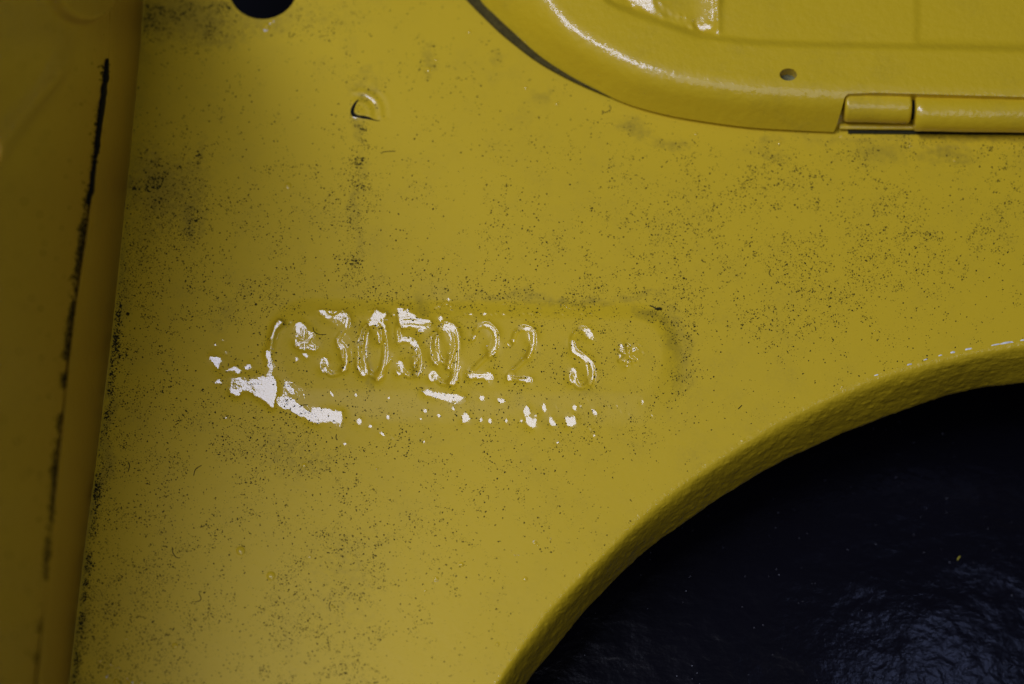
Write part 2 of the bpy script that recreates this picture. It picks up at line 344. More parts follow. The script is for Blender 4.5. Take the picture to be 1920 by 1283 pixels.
for x, y, rx, ry in [(1380,455,13,32),(1370,520,9,17),(1472,467,16,15),(1408,548,17,11),(1470,558,10,8),(1420,593,11,8),(1514,438,6,6),(1540,490,6,6),
                     (250,205,17,10),(353,203,17,13),(498,207,13,9),(648,202,8,7),(690,202,6,6),(710,202,6,6),(768,202,7,6),(938,206,7,6),(1083,200,5,6),(440,203,5,5),(405,208,5,5),(210,203,5,5),(1152,200,5,5),
                     (335,833,20,16),(120,908,11,11),(15,960,11,11),(328,990,12,17),(395,997,14,18),(518,997,10,14),(632,995,14,11),(738,963,9,11),(1030,902,18,20),(893,900,7,7),(1075,890,7,7),(1287,890,8,6),(1345,890,7,6),(1377,930,6,6),(1437,948,5,5),(1537,858,10,20),(1612,955,8,7),(1148,1058,8,8),(1178,1107,9,12),(903,1158,11,10),(1128,848,5,6)]: dot(c2, x, y, rx, ry)
poly(c2([(445,835),(500,838),(515,860),(465,868)]))
poly(c2([(205,935),(225,945),(252,985),(240,1002),(190,1007),(188,970)]))
poly(c2([(650,905),(665,885),(690,905),(697,940),(680,965),(655,960),(645,930)]))
poly(c2([(665,970),(690,965),(710,985),(730,975),(745,990),(740,1030),(725,1048),(700,1040),(665,1015)]))
poly(c2([(790,880),(808,872),(815,900),(827,925),(800,932),(783,905)]))
poly(c2([(840,965),(860,965),(875,1000),(905,1035),(860,1037),(838,1010)]))
poly(c2([(955,975),(1000,965),(1020,955),(1045,985),(1045,1020),(1010,1045),(975,1030),(968,1000)]))
poly(c2([(1142,890),(1162,915),(1195,935),(1205,955),(1175,962),(1160,930)]))

def mask_from(shapes, X, Y, wob=1.0):
    nx = (fbm(X, Y, 7, 1) - .5) * 5 * wob + (vnoise(X, Y, 2.2, 8) - .5) * 2.0 * wob
    ny = (fbm(X, Y, 7, 2) - .5) * 5 * wob + (vnoise(X, Y, 2.2, 9) - .5) * 2.0 * wob
    m = np.zeros(X.shape, bool)
    for s in shapes:
        if s[0] == 'poly':
            q = np.array(s[1]); a = (X > q[:, 0].min() - 6) & (X < q[:, 0].max() + 6) & (Y > q[:, 1].min() - 6) & (Y < q[:, 1].max() + 6)
            k = .8 if min(np.ptp(q, axis=0)) > 15 else .3
            x = X[a] + k * nx[a]; y = Y[a] + k * ny[a]; r = inpoly(x, y, s[1])
            for hp in s[2]: r &= ~inpoly(x, y, hp)
            m[a] |= r
        elif s[0] == 'dot':
            (cx, cy), rx, ry, h = s[1], s[2], s[3], s[4]; a = (abs(X - cx) < rx + 5) & (abs(Y - cy) < ry + 5)
            x = X[a] + .2 * nx[a] - cx; y = Y[a] + .2 * ny[a] - cy
            rx = max(rx, 1.4); ry = max(ry, 1.4); r = (x / rx) ** 2 + (y / ry) ** 2 < 1
            if h is not None: r &= ~(((x - h[1] * rx) / (h[0] * rx)) ** 2 + ((y - h[2] * ry) / (h[0] * ry)) ** 2 < 1)
            m[a] |= r
        else:
            d, _, _ = nearest(X + .2 * nx, Y + .2 * ny, s[1]); m |= d < np.maximum(s[2] * (.35 + .5 * vnoise(X, Y, 9, 5)), 1.0)
    return m

ell = lambda cx, cy, rx, ry, a0=0, a1=360, n=28: [(cx + rx * math.cos(math.radians(a)), cy + ry * math.sin(math.radians(a))) for a in np.linspace(a0, a1, n)]
STROKES = [
 ('asterisk', [c1([(765, 335), (765, 485)]), c1([(700, 370), (830, 450)]), c1([(700, 450), (830, 370)])]),
 ('3', [c1([(890, 200), (1060, 225), (1085, 285), (1015, 400), (1062, 460), (1075, 550), (1040, 635), (960, 660), (912, 600)])]),
 ('0', [c1(ell(1283, 475, 82, 190))]),
 ('5', [c1([(1690, 280), (1485, 265), (1470, 400), (1560, 410), (1612, 500), (1610, 610), (1555, 675), (1480, 620)])]),
 ('9', [c1(ell(1820, 430, 75, 140, -20, 340)), c1([(1893, 400), (1895, 560), (1865, 690), (1800, 725), (1735, 675)])]),
 ('2', [c2([(275, 385), (300, 310), (370, 290), (430, 340), (432, 430), (380, 510), (300, 590), (248, 665), (395, 688)])]),
 ('2', [c2([(568, 405), (595, 335), (655, 312), (712, 345), (716, 420), (668, 530), (590, 610), (536, 682), (690, 703)])]),
 ('S', [c2([(1145, 370), (1105, 322), (1050, 330), (1008, 400), (1022, 475), (1090, 530), (1148, 590), (1160, 670), (1110, 740), (1050, 745), (1018, 670)])]),
 ('asterisk', [c2([(1425, 440), (1425, 590)]), c2([(1365, 475), (1485, 555)]), c2([(1365, 555), (1485, 475)])])]

# ------------------------------------------------------------------ main sheet as one non-uniform grid
FX0, FX1, FY0, FY1, ST = 384, 1316, 536, 868, 1.25
xs = np.r_[np.arange(20, FX0, 7), np.arange(FX0, FX1 + .1, ST), np.arange(FX1 + 6, 2260, 7)]
ys = np.r_[np.arange(-330, 168, 7), np.arange(170, 240, 2.0), np.arange(243, FY0 - 2, 7), np.arange(FY0, FY1 + .1, ST), np.arange(FY1 + 6, 1560, 7)]
X, Y = np.meshgrid(xs, ys)
fi = np.where((xs >= FX0 - .01) & (xs <= FX1 + .3))[0]; fj = np.where((ys >= FY0 - .01) & (ys <= FY1 + .3))[0]
fsl = (slice(fj[0], fj[-1] + 1), slice(fi[0], fi[-1] + 1))

def pad_sdf(x, y):      # rounded lozenge pad, negative inside
    cx, cy, hx, hy, r = 885, 676, 392, 112, 88
    qx = abs(x - cx) - hx + r; qy = abs(y - cy - (x - cx) * 0.012) - hy + r
    return np.hypot(np.maximum(qx, 0), np.maximum(qy, 0)) + np.minimum(np.maximum(qx, qy), 0) - r
below = sstep(Y, 660, 760); H = 7.2 * (1 - sstep(pad_sdf(X, Y), -38 - 22 * below, 3 + 7 * below))
H += 2.2 * (fbm(X, Y, 420, 3, 2) - .5) * 2 + .5 * (fbm(X, Y, 90, 4, 2) - .5)
H -= 1.6 * np.exp(-((X - 815) ** 2 + (Y - 568) ** 2) / (2 * 20 ** 2))
# blow with ripples beside the crack
dr = np.hypot(X - 672, (Y - 212) * 1.05); 
rip = (X > 660) & (Y < 224)
H += np.where(dr < 110, (3.0 * np.exp(-(dr / 22) ** 2) + 1.1 * np.cos(dr / 13 * 2 * math.pi * .62) * np.exp(-((dr - 34) / 20) ** 2)) * sstep(X, 656, 668) * sstep(-Y, -226, -217), 0)
digit_mask = []
Xf, Yf = X[fsl], Y[fsl]
for nm, strokes in STROKES:
    d = np.full(Xf.shape, 1e9)
    for st in strokes:
        cs = smooth_curve(st, 60) if len(st) > 2 else np.array(st)
        d = np.minimum(d, nearest(Xf, Yf, [tuple(q) for q in cs])[0])
    hw = 6.5 if nm != 'asterisk' else 4.5
    H[fsl] -= 2.9 * (1 - sstep(d, 0.6, hw + .8))
    digit_mask.append((nm, d < hw + 2.5))
pts = P(X, Y, 0)
WM = mask_from(S, Xf, Yf)
H[fsl] = relief(H[fsl], pts[fsl], ST, WM)
pts[..., 2] += H * U
NRM = grid_normals(pts)

HOLE_C, HOLE_R = (493, -26), (66, 62)
def hole_r(x, y):
    dx, dy = (x - HOLE_C[0]), (y - HOLE_C[1]); a = .12; ux = dx * math.cos(a) - dy * math.sin(a); uy = dx * math.sin(a) + dy * math.cos(a)
    return np.hypot(ux / HOLE_R[0], uy / HOLE_R[1])
inside_arch = inpoly(X, Y, ARCH_REGION)
hr = hole_r(X, Y); inside_hole = hr < 1
out = inside_arch | inside_hole
keep = ~(out[:-1, :-1] & out[1:, :-1] & out[:-1, 1:] & out[1:, 1:])
# snap the outside vertices that kept faces still use onto the outline
usedv = np.zeros(X.shape, bool)
usedv[:-1, :-1] |= keep; usedv[1:, :-1] |= keep; usedv[:-1, 1:] |= keep; usedv[1:, 1:] |= keep
sa = usedv & inside_arch; _, bx, by = nearest(X[sa], Y[sa], [tuple(p) for p in FOLD])
q = P(bx, by, 0); q[:, 2] += H[sa] * U; pts[sa] = q
shl = usedv & inside_hole; k = 1 / hr[shl]
q = P(HOLE_C[0] + (X[shl] - HOLE_C[0]) * k, HOLE_C[1] + (Y[shl] - HOLE_C[1]) * k, 0); q[:, 2] += H[shl] * U; pts[shl] = q
xl = np.interp(ys, CORNER[:, 1], CORNER[:, 0])[:, None] - 30
keep &= (X[:-1, 1:] > xl[:-1])

def stain(x, y):
    x, y = x + (fbm(x, y, 60, 81) - .5) * 70, y + (fbm(x, y, 60, 82) - .5) * 60
    r = 0
    for cx, cy, sx, sy, a, k in [(320, 22, 90, 36, 0, 1.1), (500, 20, 90, 26, 0, .6), (268, 45, 10, 40, 0, 1), (300, 360, 52, 55, 20, 1.0), (360, 405, 12, 45, 10, .9), (268, 430, 26, 60, 5, .5), (380, 290, 10, 25, 10, .6), (672, 400, 9, 90, 3, .55), (676, 240, 10, 18, -20, .6), (690, 160, 22, 18, 0, .55),
                                 (415, 60, 40, 16, 0, .6), (600, 50, 28, 18, 0, .5), (805, 105, 12, 25, 0, .5), (920, 115, 14, 14, 0, .6), (1010, 172, 18, 10, 20, .6), (1190, 245, 24, 12, 10, .8), (1270, 262, 22, 10, 0, .8), (1640, 288, 34, 14, 0, 1), (1560, 262, 60, 8, 0, .5), (1790, 290, 40, 16, 0, .8), (1440, 280, 26, 10, 0, .6),
                                 (1262, 650, 17, 62, -8, .9), (1230, 588, 26, 9, 20, .9), (1060, 560, 150, 7, -2, .6), (430, 580, 40, 12, -40, .4), (540, 850, 80, 30, 5, .35), (640, 1080, 50, 90, 0, .3), (705, 690, 8, 30, 0, .6), (780, 690, 6, 16, 0, .5), (1090, 740, 26, 8, 0, .5), (690, 620, 14, 8, 0, .6), (792, 572, 8, 18, 10, .8), (1150, 660, 90, 8, 0, .15)]:
        a = math.radians(a); dx, dy = x - cx, y - cy; u = dx * math.cos(a) + dy * math.sin(a); v = -dx * math.sin(a) + dy * math.cos(a)
        r = np.maximum(r, k * np.exp(-.5 * ((u / sx) ** 2 + (v / sy) ** 2)))
    cd = x - cx_at(CORNER, y); r = np.maximum(r, .75 * np.exp(-((cd - 4) / 16) ** 2) * (.4 + .6 * sstep(y, 350, 560)))
    if True:
        r = np.maximum(r, .9 * np.exp(-((y - 254) / 5) ** 2) * sstep(x, 1560, 1600))
    return r
STAIN = stain(X, Y)
ROOT = thing('body_panel', (0, 0, 0), 'yellow painted steel panel with the stamped serial number, flat sheet above the arch', 'car panel')
fm = np.zeros(keep.shape, bool); fm[fj[0]:fj[-1], fi[0]:fi[-1]] = True
Xc = .5 * (X[:-1, :-1] + X[1:, 1:]); Yc = .5 * (Y[:-1, :-1] + Y[1:, 1:])
pad_faces = fm & (pad_sdf(Xc, Yc) < 8)
cut = np.zeros(keep.shape, bool)
grid_obj('sheet', pts, M_SHEET, ROOT, keep & ~pad_faces, NRM, attr=STAIN)
dfaces = []
for nm, dm in digit_mask:
    full = np.zeros(keep.shape, bool); full[fj[0]:fj[-1], fi[0]:fi[-1]] = dm[:-1, :-1]
    full &= pad_faces & ~cut; cut |= full; dfaces.append((nm, full))
pad = grid_obj('number_pad', pts, M_SHEET, ROOT, pad_faces & ~cut, NRM, attr=STAIN)
pad['label'] = 'raised oval pad stamped with the serial number'
for nm, full in dfaces:
    o = grid_obj('stamped_asterisk' if nm == 'asterisk' else ('stamped_letter' if nm == 'S' else 'stamped_digit'), pts, M_SHEET, pad, full, NRM, attr=STAIN)
    o['label'] = 'stamped ' + {'S': 'letter S', 'asterisk': 'star mark'}.get(nm, 'digit ' + nm)

def hat(px, py):      # surface height on the sheet
    i = np.clip(np.searchsorted(xs, px) - 1, 0, len(xs) - 2); j = np.clip(np.searchsorted(ys, py) - 1, 0, len(ys) - 2)
    fx = (px - xs[i]) / (xs[i + 1] - xs[i]); fy = (py - ys[j]) / (ys[j + 1] - ys[j])
    return (H[j, i] * (1 - fx) + H[j, i + 1] * fx) * (1 - fy) + (H[j + 1, i] * (1 - fx) + H[j + 1, i + 1] * fx) * fy
def on_sheet(px, py, lift=0.0):
    p = P(px, py, 0); p[..., 2] += (hat(px, py) + lift) * U; return p

# rolled rim of the round hole
ang = np.linspace(0, 2 * math.pi, 97); ring = []
for rr, zz in [(1.06, -.15), (1.0, -.4), (.985, -3), (.985, -14), (1.0, -16)]:
    a = -.12; ux = HOLE_R[0] * rr * np.cos(ang); uy = HOLE_R[1] * rr * np.sin(ang)
    q = P(HOLE_C[0] + ux * math.cos(a) - uy * math.sin(a), HOLE_C[1] + ux * math.sin(a) + uy * math.cos(a), 0); q[:, 2] += (zz + hat(HOLE_C[0] + ux, HOLE_C[1] + uy)) * U; ring.append(q)
grid_obj('hole_rim', np.array(ring), M_SHEET, ROOT, flip=True)

# ------------------------------------------------------------------ rolled flange along the arch
D = 116.0
nA = 900; fold = np.stack([np.interp(np.linspace(0, 1, nA), np.linspace(0, 1, len(FOLD)), FOLD[:, k]) for k in (0, 1)], 1)
# pair each lip point with the closest fold point, then smooth the pairing
ia = np.array([np.argmin(np.hypot(fold[:, 0] - x, fold[:, 1] - y)) for x, y in LIP], float)
ia = np.maximum.accumulate(ia); ker = np.ones(61) / 61; ia = np.convolve(np.pad(ia, 30, 'edge'), ker, 'valid')
fa = np.stack([np.interp(ia, np.arange(nA), fold[:, k]) for k in (0, 1)], 1)
Aw = P(fa[:, 0], fa[:, 1], 0); Bw = P(LIP[:, 0], LIP[:, 1], -D)
ds = np.linspace(0, 1, 60); phi = np.radians(54) * sstep(ds, -0.05, .78); phi[ds > .95] = np.radians(95)
pxp = np.r_[0, np.cumsum(np.cos(phi))[:-1]]; pzp = np.r_[0, np.cumsum(np.sin(phi))[:-1]]
pxp /= pxp.max(); pzp /= pzp[-1]
rows = []
lat = Bw[:, :2] - Aw[:, :2]; latn = unit(lat)
rows.append(np.c_[Aw[:, :2] - latn * 5 * U, np.full(len(Aw), -.5 * U) + hat(fa[:, 0], fa[:, 1]) * U])
tt = np.arange(len(LIP)) * 1.6
for k in range(len(ds)):
    z = -D * pzp[k] * U * (1 + .0 * tt); p = np.c_[Aw[:, :2] + lat * pxp[k], z]
    p[:, 2] += hat(fa[:, 0], fa[:, 1]) * U * (1 - sstep(ds[k], 0, .5)) - .12 * U * (1 - min(1, k / 6))
    nz = np.c_[latn * math.sin(phi[k]), np.full(len(Aw), math.cos(phi[k]))]
    amp = sstep(ds[k], .12, .5)
    lump = (fbm(tt, ds[k] * 150, 22, 5, 3) - .5) * 3.4 + (fbm(tt, ds[k] * 150, 130, 6, 2) - .5) * 6 + np.maximum(0, vnoise(tt, ds[k] * 150, 9, 7) - .72) * 5
    rows.append(p + nz * (lump * amp * U)[:, None])
last = rows[-1]
rows.append(last + np.c_[-latn * 4 * U, np.full(len(Aw), -8 * U)]); rows.append(last + np.c_[-latn * 12 * U, np.full(len(Aw), -10 * U)])
rows.append(last + np.c_[-latn * 40 * U, np.full(len(Aw), 5 * U)])
fl = grid_obj('arch_flange', np.array(rows), M_FLANGE, ROOT)
fl['label'] = 'rolled lumpy flange folding down round the arch opening'

# ------------------------------------------------------------------ left side wall
WROOT = thing('side_wall', tuple(P(140, 700, 0)), 'dark upright yellow wall along the left edge with a sealed seam at its foot', 'car panel')
ZS = 360.0                                            # height of the seam above the sheet
def seam_pt(py, z=ZS): return P(cx_at(SEAM, py), py, z)
wy = np.arange(-300, 1560, 8.0)
cp = P(cx_at(CORNER, wy), wy, 0); sp = seam_pt(wy)
prof = [(-.16, 0.0), (-.08, .002), (0, .012), (.04, .03), (.08, .07), (.14, .14), (.3, .32), (.5, .52), (.7, .72), (.85, .87), (.96, .975), (1.0, 1.0), (1.0, 1.015), (.995, 1.02), (.95, 1.015)]
rows = []
for a, b in prof:
    base = cp + (sp - cp) * a; base[:, 2] = sp[:, 2] * b
    base[:, 0] += (fbm(wy, np.full(len(wy), b * 300), 160, 11, 2) - .5) * 7 * U * (0 < a < .97)
    rows.append(base)
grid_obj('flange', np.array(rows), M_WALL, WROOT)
# the wall proper stands a little behind the flange edge
s0, s1 = seam_pt(-200.0), seam_pt(1480.0); d_w = unit((s1 - s0)[None])[0]
wn = unit(np.cross(d_w, np.array([-0.045, 0, 1.0]))[None])[0]; wn = wn if wn[0] > 0 else -wn
w0 = .5 * (s0 + s1) - wn * 3 * U
def on_wall(px, py, lift=0.0):
    px = np.asarray(px, float); py = np.asarray(py, float)
    d = FW_ * FPX + (px - 960)[..., None] * R_ + (641.5 - py)[..., None] * UP_
    off = (seam_pt(py) - w0) @ wn - 0.6 * U
    t = ((w0 - CAM) @ wn + off) / (d @ wn); p = CAM + d * t[..., None]
    rel = 10 * sstep(py + (px - 60) * 1.05, 195, 170) * 0 
    lob = ((px - 150) / 62) ** 2 + ((py + 18) / 62) ** 2
    rel = 16 * (1 - sstep(lob, .7, 1.15)) + 12 * np.exp(-((px * .78 + py * .62 - 165) / 16) ** 2) * (1 - sstep(px, 90, 150)) + (fbm(px, py, 120, 12, 2) - .5) * 8 + (fbm(px * 5, py, 60, 13, 2) - .5) * 2 * (1 - sstep(py, 40, 160))
    return p + wn * ((rel + lift) * U)[..., None]
wpy = np.arange(-300, 1560, 5.0); wt = np.linspace(0, 1, 90)
WX = (cx_at(SEAM, wpy)[:, None] + 8) * (1 - wt) + (-18) * wt; WY = np.repeat(wpy[:, None], len(wt), 1)
wp = on_wall(WX, WY)
WTOP = WALL_TOP; top = wp[:, -1:, :].copy()                            # turned-over top edge, out of frame
top2 = top + np.array([-30 * U, 0, 12 * U]); top2 = top + np.array([-14 * U, 0, 0]) + np.array([0, 0, 1.0]) * (WTOP - top[..., 2:3]); top3 = top2 + np.array([-30 * U, 0, 8 * U]); top4 = top3 + np.array([-260 * U, 0, 0])
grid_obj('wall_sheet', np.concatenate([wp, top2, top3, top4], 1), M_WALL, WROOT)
# black seam sealer in the joint, solid above and crumbling below
def sealer(y0, y1, w, nm='seam_sealer'):
    yy = np.arange(y0, y1, 3.0); c = cx_at(SEAM, yy) - 5 + (vnoise(yy, yy * 0, 14, 14) - .5) * 3
    f = np.sin(np.clip((yy - y0) / (y1 - y0), 0, 1) * math.pi) ** .35
    hwid = w * f * (.55 + .75 * fbm(yy, yy * 0, 9, 15)); rws = []
    for u_, l_ in [(-1, -1.5), (-.8, 3), (0, 5), (.8, 4), (1, -1.5)]: rws.append(on_wall(c + hwid * u_, yy, l_))
    return grid_obj(nm, np.array(rws), M_BLACK, WROOT)
sealer(110, 300, 4.5); sealer(300, 385, 4.0)

# ------------------------------------------------------------------ raised lid at the top right
ZL = 84.0
OUT = smooth_curve([(760, -330), (790, -180), (846, -86), (900, 0), (931, 31), (962, 60), (1010, 103), (1062, 138), (1115, 167), (1158, 188), (1211, 206), (1282, 222), (1394, 238), (1480, 244), (1563, 248)], 260)
OUTP = [tuple(p) for p in OUT] + [(1570, 232), (1578, 205), (1584, 182), (1590, 176), (1640, 174), (1712, 176), (1920, 182), (2230, 192)]
LIDREG = OUTP + [(2230, -400), (760, -400)]
STEP = smooth_curve([(1060, -330), (1080, -160), (1105, -60), (1131, 0), (1178, 25), (1225, 43), (1272, 59), (1319, 72), (1397, 83), (1500, 88), (1720, 93), (1920, 98), (2230, 106)], 200)
STEPREG = [tuple(p) for p in STEP] + [(2230, -400), (1060, -400)]
LS = 3.0
lx = np.arange(850, 1944, LS); ly = np.arange(-60, 262, LS)
lx = np.r_[np.arange(745, 850, 9), lx, np.arange(1952, 2230, 12)]; ly = np.r_[np.arange(-330, -60, 12), ly]
LX, LY = np.meshgrid(lx, ly)
dO, bxO, byO = nearest(LX, LY, OUTP); inO = inpoly(LX, LY, LIDREG); OEXT = [tuple(p) for p in OUT] + [(2230, 264)]; dE, _, _ = nearest(LX, LY, OEXT); inE = inpoly(LX, LY, OEXT + [(2230, -400), (760, -400)]); sO = np.where(inE, dE, -dE)
dS, _, _ = nearest(LX, LY, [tuple(p) for p in STEP]); inS = inpoly(LX, LY, STEPREG); sS = np.where(inS, dS, -dS)
wid = np.where(LX < 1100, 66 + 14 * sstep(-LX, -1100, -930), 66.0)
t = sO / wid; soft = .24 + .16 * sstep(-LX, -1060, -940)
def softmin(a, b, k): h = np.clip(.5 + .5 * (b - a) / k, 0, 1); return b * (1 - h) + a * h - k * h * (1 - h)
g = softmin(np.maximum(t, -.2) * 1.02, np.ones_like(t), soft * 2)
LZ = 9 + (ZL - 9) * g
LZ -= 9 * sstep(sS, -3, 13)
LZ += 5 * sstep(sS, 4, 22) * (np.exp(-((LX - 1346) / 7) ** 2) + .8 * (1 - sstep(LX, 1710, 1729)) - .8)
LZ += (fbm(LX, LY, 150, 21, 2) - .5) * 2.5 + (fbm(LX, LY, 16, 22, 2) - .5) * .9 * (g < .93)
LSH = [('poly', [(1165, -8), (1180, -12), (1222, -10), (1226, 10), (1231, 28), (1216, 24), (1196, 12), (1184, 4)], ()), ('poly', [(1232, 2), (1238, 4), (1246, 18), (1238, 16)], ()),
       ('poly', [(1250, 14), (1256, 20), (1264, 30), (1254, 28)], ()), ('dot', (1269, 31), 5, 4, None), ('dot', (1238, 31), 5, 3.5, None), ('dot', (1283, 35), 4, 4, None), ('dot', (1294, 52), 3.5, 3, None),
       ('poly', [(1332, -20), (1342, -20), (1341, 40), (1328, 42), (1331, 20)], ()), ('poly', [(1306, 44), (1318, 46), (1330, 44), (1332, 55), (1316, 60), (1308, 54)], ()), ('dot', (1190, 10), 5, 4, None)]
jl = (ly >= -60) & (ly < 110); il = (lx >= 1090) & (lx < 1460)
fs2 = np.ix_(jl, il)
m2 = mask_from(LSH, LX[fs2], LY[fs2], .8); pl0 = P(LX, LY, LZ)
LZ[fs2] = relief(LZ[fs2], pl0[fs2], LS, m2, wout=.04, push=False, L=24)
hd = np.hypot((LX - 1478) / 16.5, (LY - 140) / 11.5); inH = hd < 1
lp = P(LX, LY, LZ); LN = grid_normals(lp)
outl = (~inO) | inH
lk = ~(outl[:-1, :-1] & outl[1:, :-1] & outl[:-1, 1:] & outl[1:, 1:])
uv = np.zeros(LX.shape, bool); uv[:-1, :-1] |= lk; uv[1:, :-1] |= lk; uv[:-1, 1:] |= lk; uv[1:, 1:] |= lk
sa = uv & ~inO; lp[sa] = P(bxO[sa], byO[sa], np.maximum(LZ[sa], 9))
sh_ = uv & inH; k = 1 / np.maximum(hd[sh_], .05); lp[sh_] = P(1478 + (LX[sh_] - 1478) * k, 140 + (LY[sh_] - 140) * k, LZ[sh_])
LROOT = thing('hatch_lid', tuple(P(1400, 60, 40)), 'raised round-cornered yellow lid with rolled rim in the top right', 'hatch lid')
grid_obj('lid_panel', lp, M_LID, LROOT, lk, LN)
# skirt under the rim, so that the lid has thickness
ol = np.array(OUTP[:len(OUT)]); e = np.array([P(ol[:, 0], ol[:, 1], 9.2), P(ol[:, 0] + 1, ol[:, 1] - 1, 7.5), P(ol[:, 0] + 14, ol[:, 1] - 16, 7.0), P(ol[:, 0] + 40, ol[:, 1] - 50, 20.0)])
grid_obj('rim_edge', e, M_LID, LROOT)
# cut edge behind the hinge
ce = smooth_curve(OUTP[len(OUT) - 1:], 200)
def lz_at(x, y):
    i = np.clip(np.searchsorted(lx, x), 0, len(lx) - 1); j = np.clip(np.searchsorted(ly, y), 0, len(ly) - 1); return np.maximum(LZ[j, i], 9)
ceq = np.array(OUTP[len(OUT) - 1:]); n_ = []
for (xa, ya), (xb, yb) in zip(ceq[:-1], ceq[1:]):
    k_ = max(2, int(np.hypot(xb - xa, yb - ya) / 4)); n_ += [(xa + (xb - xa) * q_, ya + (yb - ya) * q_) for q_ in np.linspace(0, 1, k_, endpoint=False)]
n_ = np.array(n_ + [tuple(ceq[-1])]); tp = P(n_[:, 0], n_[:, 1], lz_at(n_[:, 0], n_[:, 1])); rws = []
for f_ in (1.0, .66, .33, 0):
    q = tp.copy(); q[:, 2] = q[:, 2] * f_ + 3 * U * (1 - f_); rws.append(q)
grid_obj('cut_edge', np.array(rws), M_LID, LROOT, flip=True)
# dark strip that paints in the shadow of the gap under the rim
a_ = smooth_curve([(850, -44), (884, -4), (919, 34), (951, 66), (1005, 110), (1060, 143), (1114, 169), (1165, 190)], 160)
gw = np.interp(np.arange(160), [0, 30, 70, 120, 159], [24, 19, 11, 6, 1.5])
tn = unit(np.gradient(a_, axis=0)); nn = np.c_[-tn[:, 1], tn[:, 0]]
rws = []
for u_, z_ in [(1.0, .6), (.8, 5), (0, 8), (-1.2, 8), (-2, 5)]:
    q = a_ + nn * (gw * (u_ * .5 if u_ > 0 else u_ * .5))[:, None]; rws.append(P(q[:, 0], q[:, 1], z_ + 1.5))
grid_obj('rim_shade_strip', np.array(rws), M_RIM_SHADE, LROOT, flip=True)
# small drilled hole
an = np.linspace(0, 2 * math.pi, 49); hz = float(LZ[np.argmin(abs(ly - 140)), np.argmin(abs(lx - 1510))])
rws = [P(1478 + 17.2 * np.cos(an), 140 + 12.2 * np.sin(an), hz - .5)]; topc = P(1478 + 16.3 * np.cos(an), 140 + 11.4 * np.sin(an), hz - 1)
for dz in (0, 4, 12, 26): q = topc.copy(); q[:, 2] -= dz * U; rws.append(q)
grid_obj('hole_rim', np.array(rws), M_LID, LROOT, flip=True)
q = rws[-1]; cen = q.mean(0); M_HOLE = plain('dull_metal_in_hole', (0.16, 0.16, 0.07), .7)
mesh_obj('hole_bottom', np.vstack([q[:-1], cen[None]]), [(i, (i + 1) % 48, 48) for i in range(48)], M_HOLE, LROOT)

# hinge knuckle, leaf and rod
HROOT = LROOT
def capsule(name, x0, x1, cy0, cy1, rad, zc, r_end, parent, squash=1.0, seg=40):
    a = P(x0, cy0, zc); b = P(x1, cy1, zc); L = np.linalg.norm(b - a); u = (b - a) / L
    n1 = unit(np.cross(u, [0, 0, 1.0])[None])[0]; n2 = np.cross(n1, u); rws = []
    prof = [(0, rad * .1), (0, rad * .8), (r_end * .25, rad * .93), (r_end, rad)] + [(x, rad) for x in np.linspace(r_end, L / U - r_end, 40)[1:-1]] + [(L / U - r_end, rad), (L / U - r_end * .25, rad * .93), (L / U, rad * .8), (L / U, rad * .1)]
    tt_ = np.linspace(0, 2 * math.pi, seg + 1)
    for s_, r_ in prof:
        wob = (fbm(np.full(len(tt_), s_), np.cos(tt_) * 30, 40, 31, 2) - .5) * 1.0
        c = a + u * s_ * U
        rws.append(c + (np.cos(tt_) * (r_ + wob))[:, None] * U * n1 + (np.sin(tt_) * (r_ + wob) * squash)[:, None] * U * n2)
    return grid_obj(name, np.array(rws), M_LID, parent, flip=True)
kn = capsule('hinge_knuckle', 1582, 1707, 199, 202, 31, 38, 5, LROOT)
rod = capsule('hinge_rod', 1713, 2240, 212, 220, 35, 37, 3, LROOT)
# stub of pin seen in the gap
v_, f_ = tube([P(1700, 204, 36), P(1720, 205, 36)], 20 * U, 16); mesh_obj('hinge_pin', v_, f_, M_BLACK, LROOT)
# leaf below the knuckle: long rounded bar
def bar(name, x0, x1, y0, y1, za, zb, mat, parent):
    prof = [(0, 0), (0, .6), (.2, 1), (.8, 1), (1, .6), (1, 0)]; xx = np.linspace(x0, x1, 40); rws = []
    for a, b in prof: rws.append(P(xx, y1 + (y0 - y1) * a + (xx - x0) * .008, za + (zb - za) * b + (fbm(xx, xx * 0 + a * 50, 20, 41) - .5) * 1.2))
    return grid_obj(name, np.array(rws), mat, parent)
bar('hinge_leaf', 1574, 1712, 230, 243, 4, 13, M_LID, LROOT)
bar('hinge_shade_strip', 1590, 2240, 237, 251, .5, 3.5, M_HINGE_SHADE, LROOT)  # dark strip painted as the shadow below knuckle and rod

# ------------------------------------------------------------------ black wrinkled body behind the arch
lx2 = np.arange(600, 2700, 12.0); ly2 = np.arange(420, 2000, 12.0); GX, GY = np.meshgrid(lx2, ly2)
r2 = ((GX - 1000) / 1.1) ** 2 + ((GY - 1000) / .9) ** 2
GZ = -260 - 0.00013 * r2; GZ = GZ + (fbm(GX, GY, 190, 51, 3) - .5) * 8 + (fbm(GX * .6, GY * 1.3, 36, 52, 2) - .5) * 1.6
base = P(GX, GY, 0); base[..., 2] = GZ * U
lin = grid_obj('wheel_cover', base, M_LINER, None, origin=P(1700, 1200, -300).tolist())
tag(lin, 'black wrinkled bulging surface behind the arch opening, bottom right', 'cover')

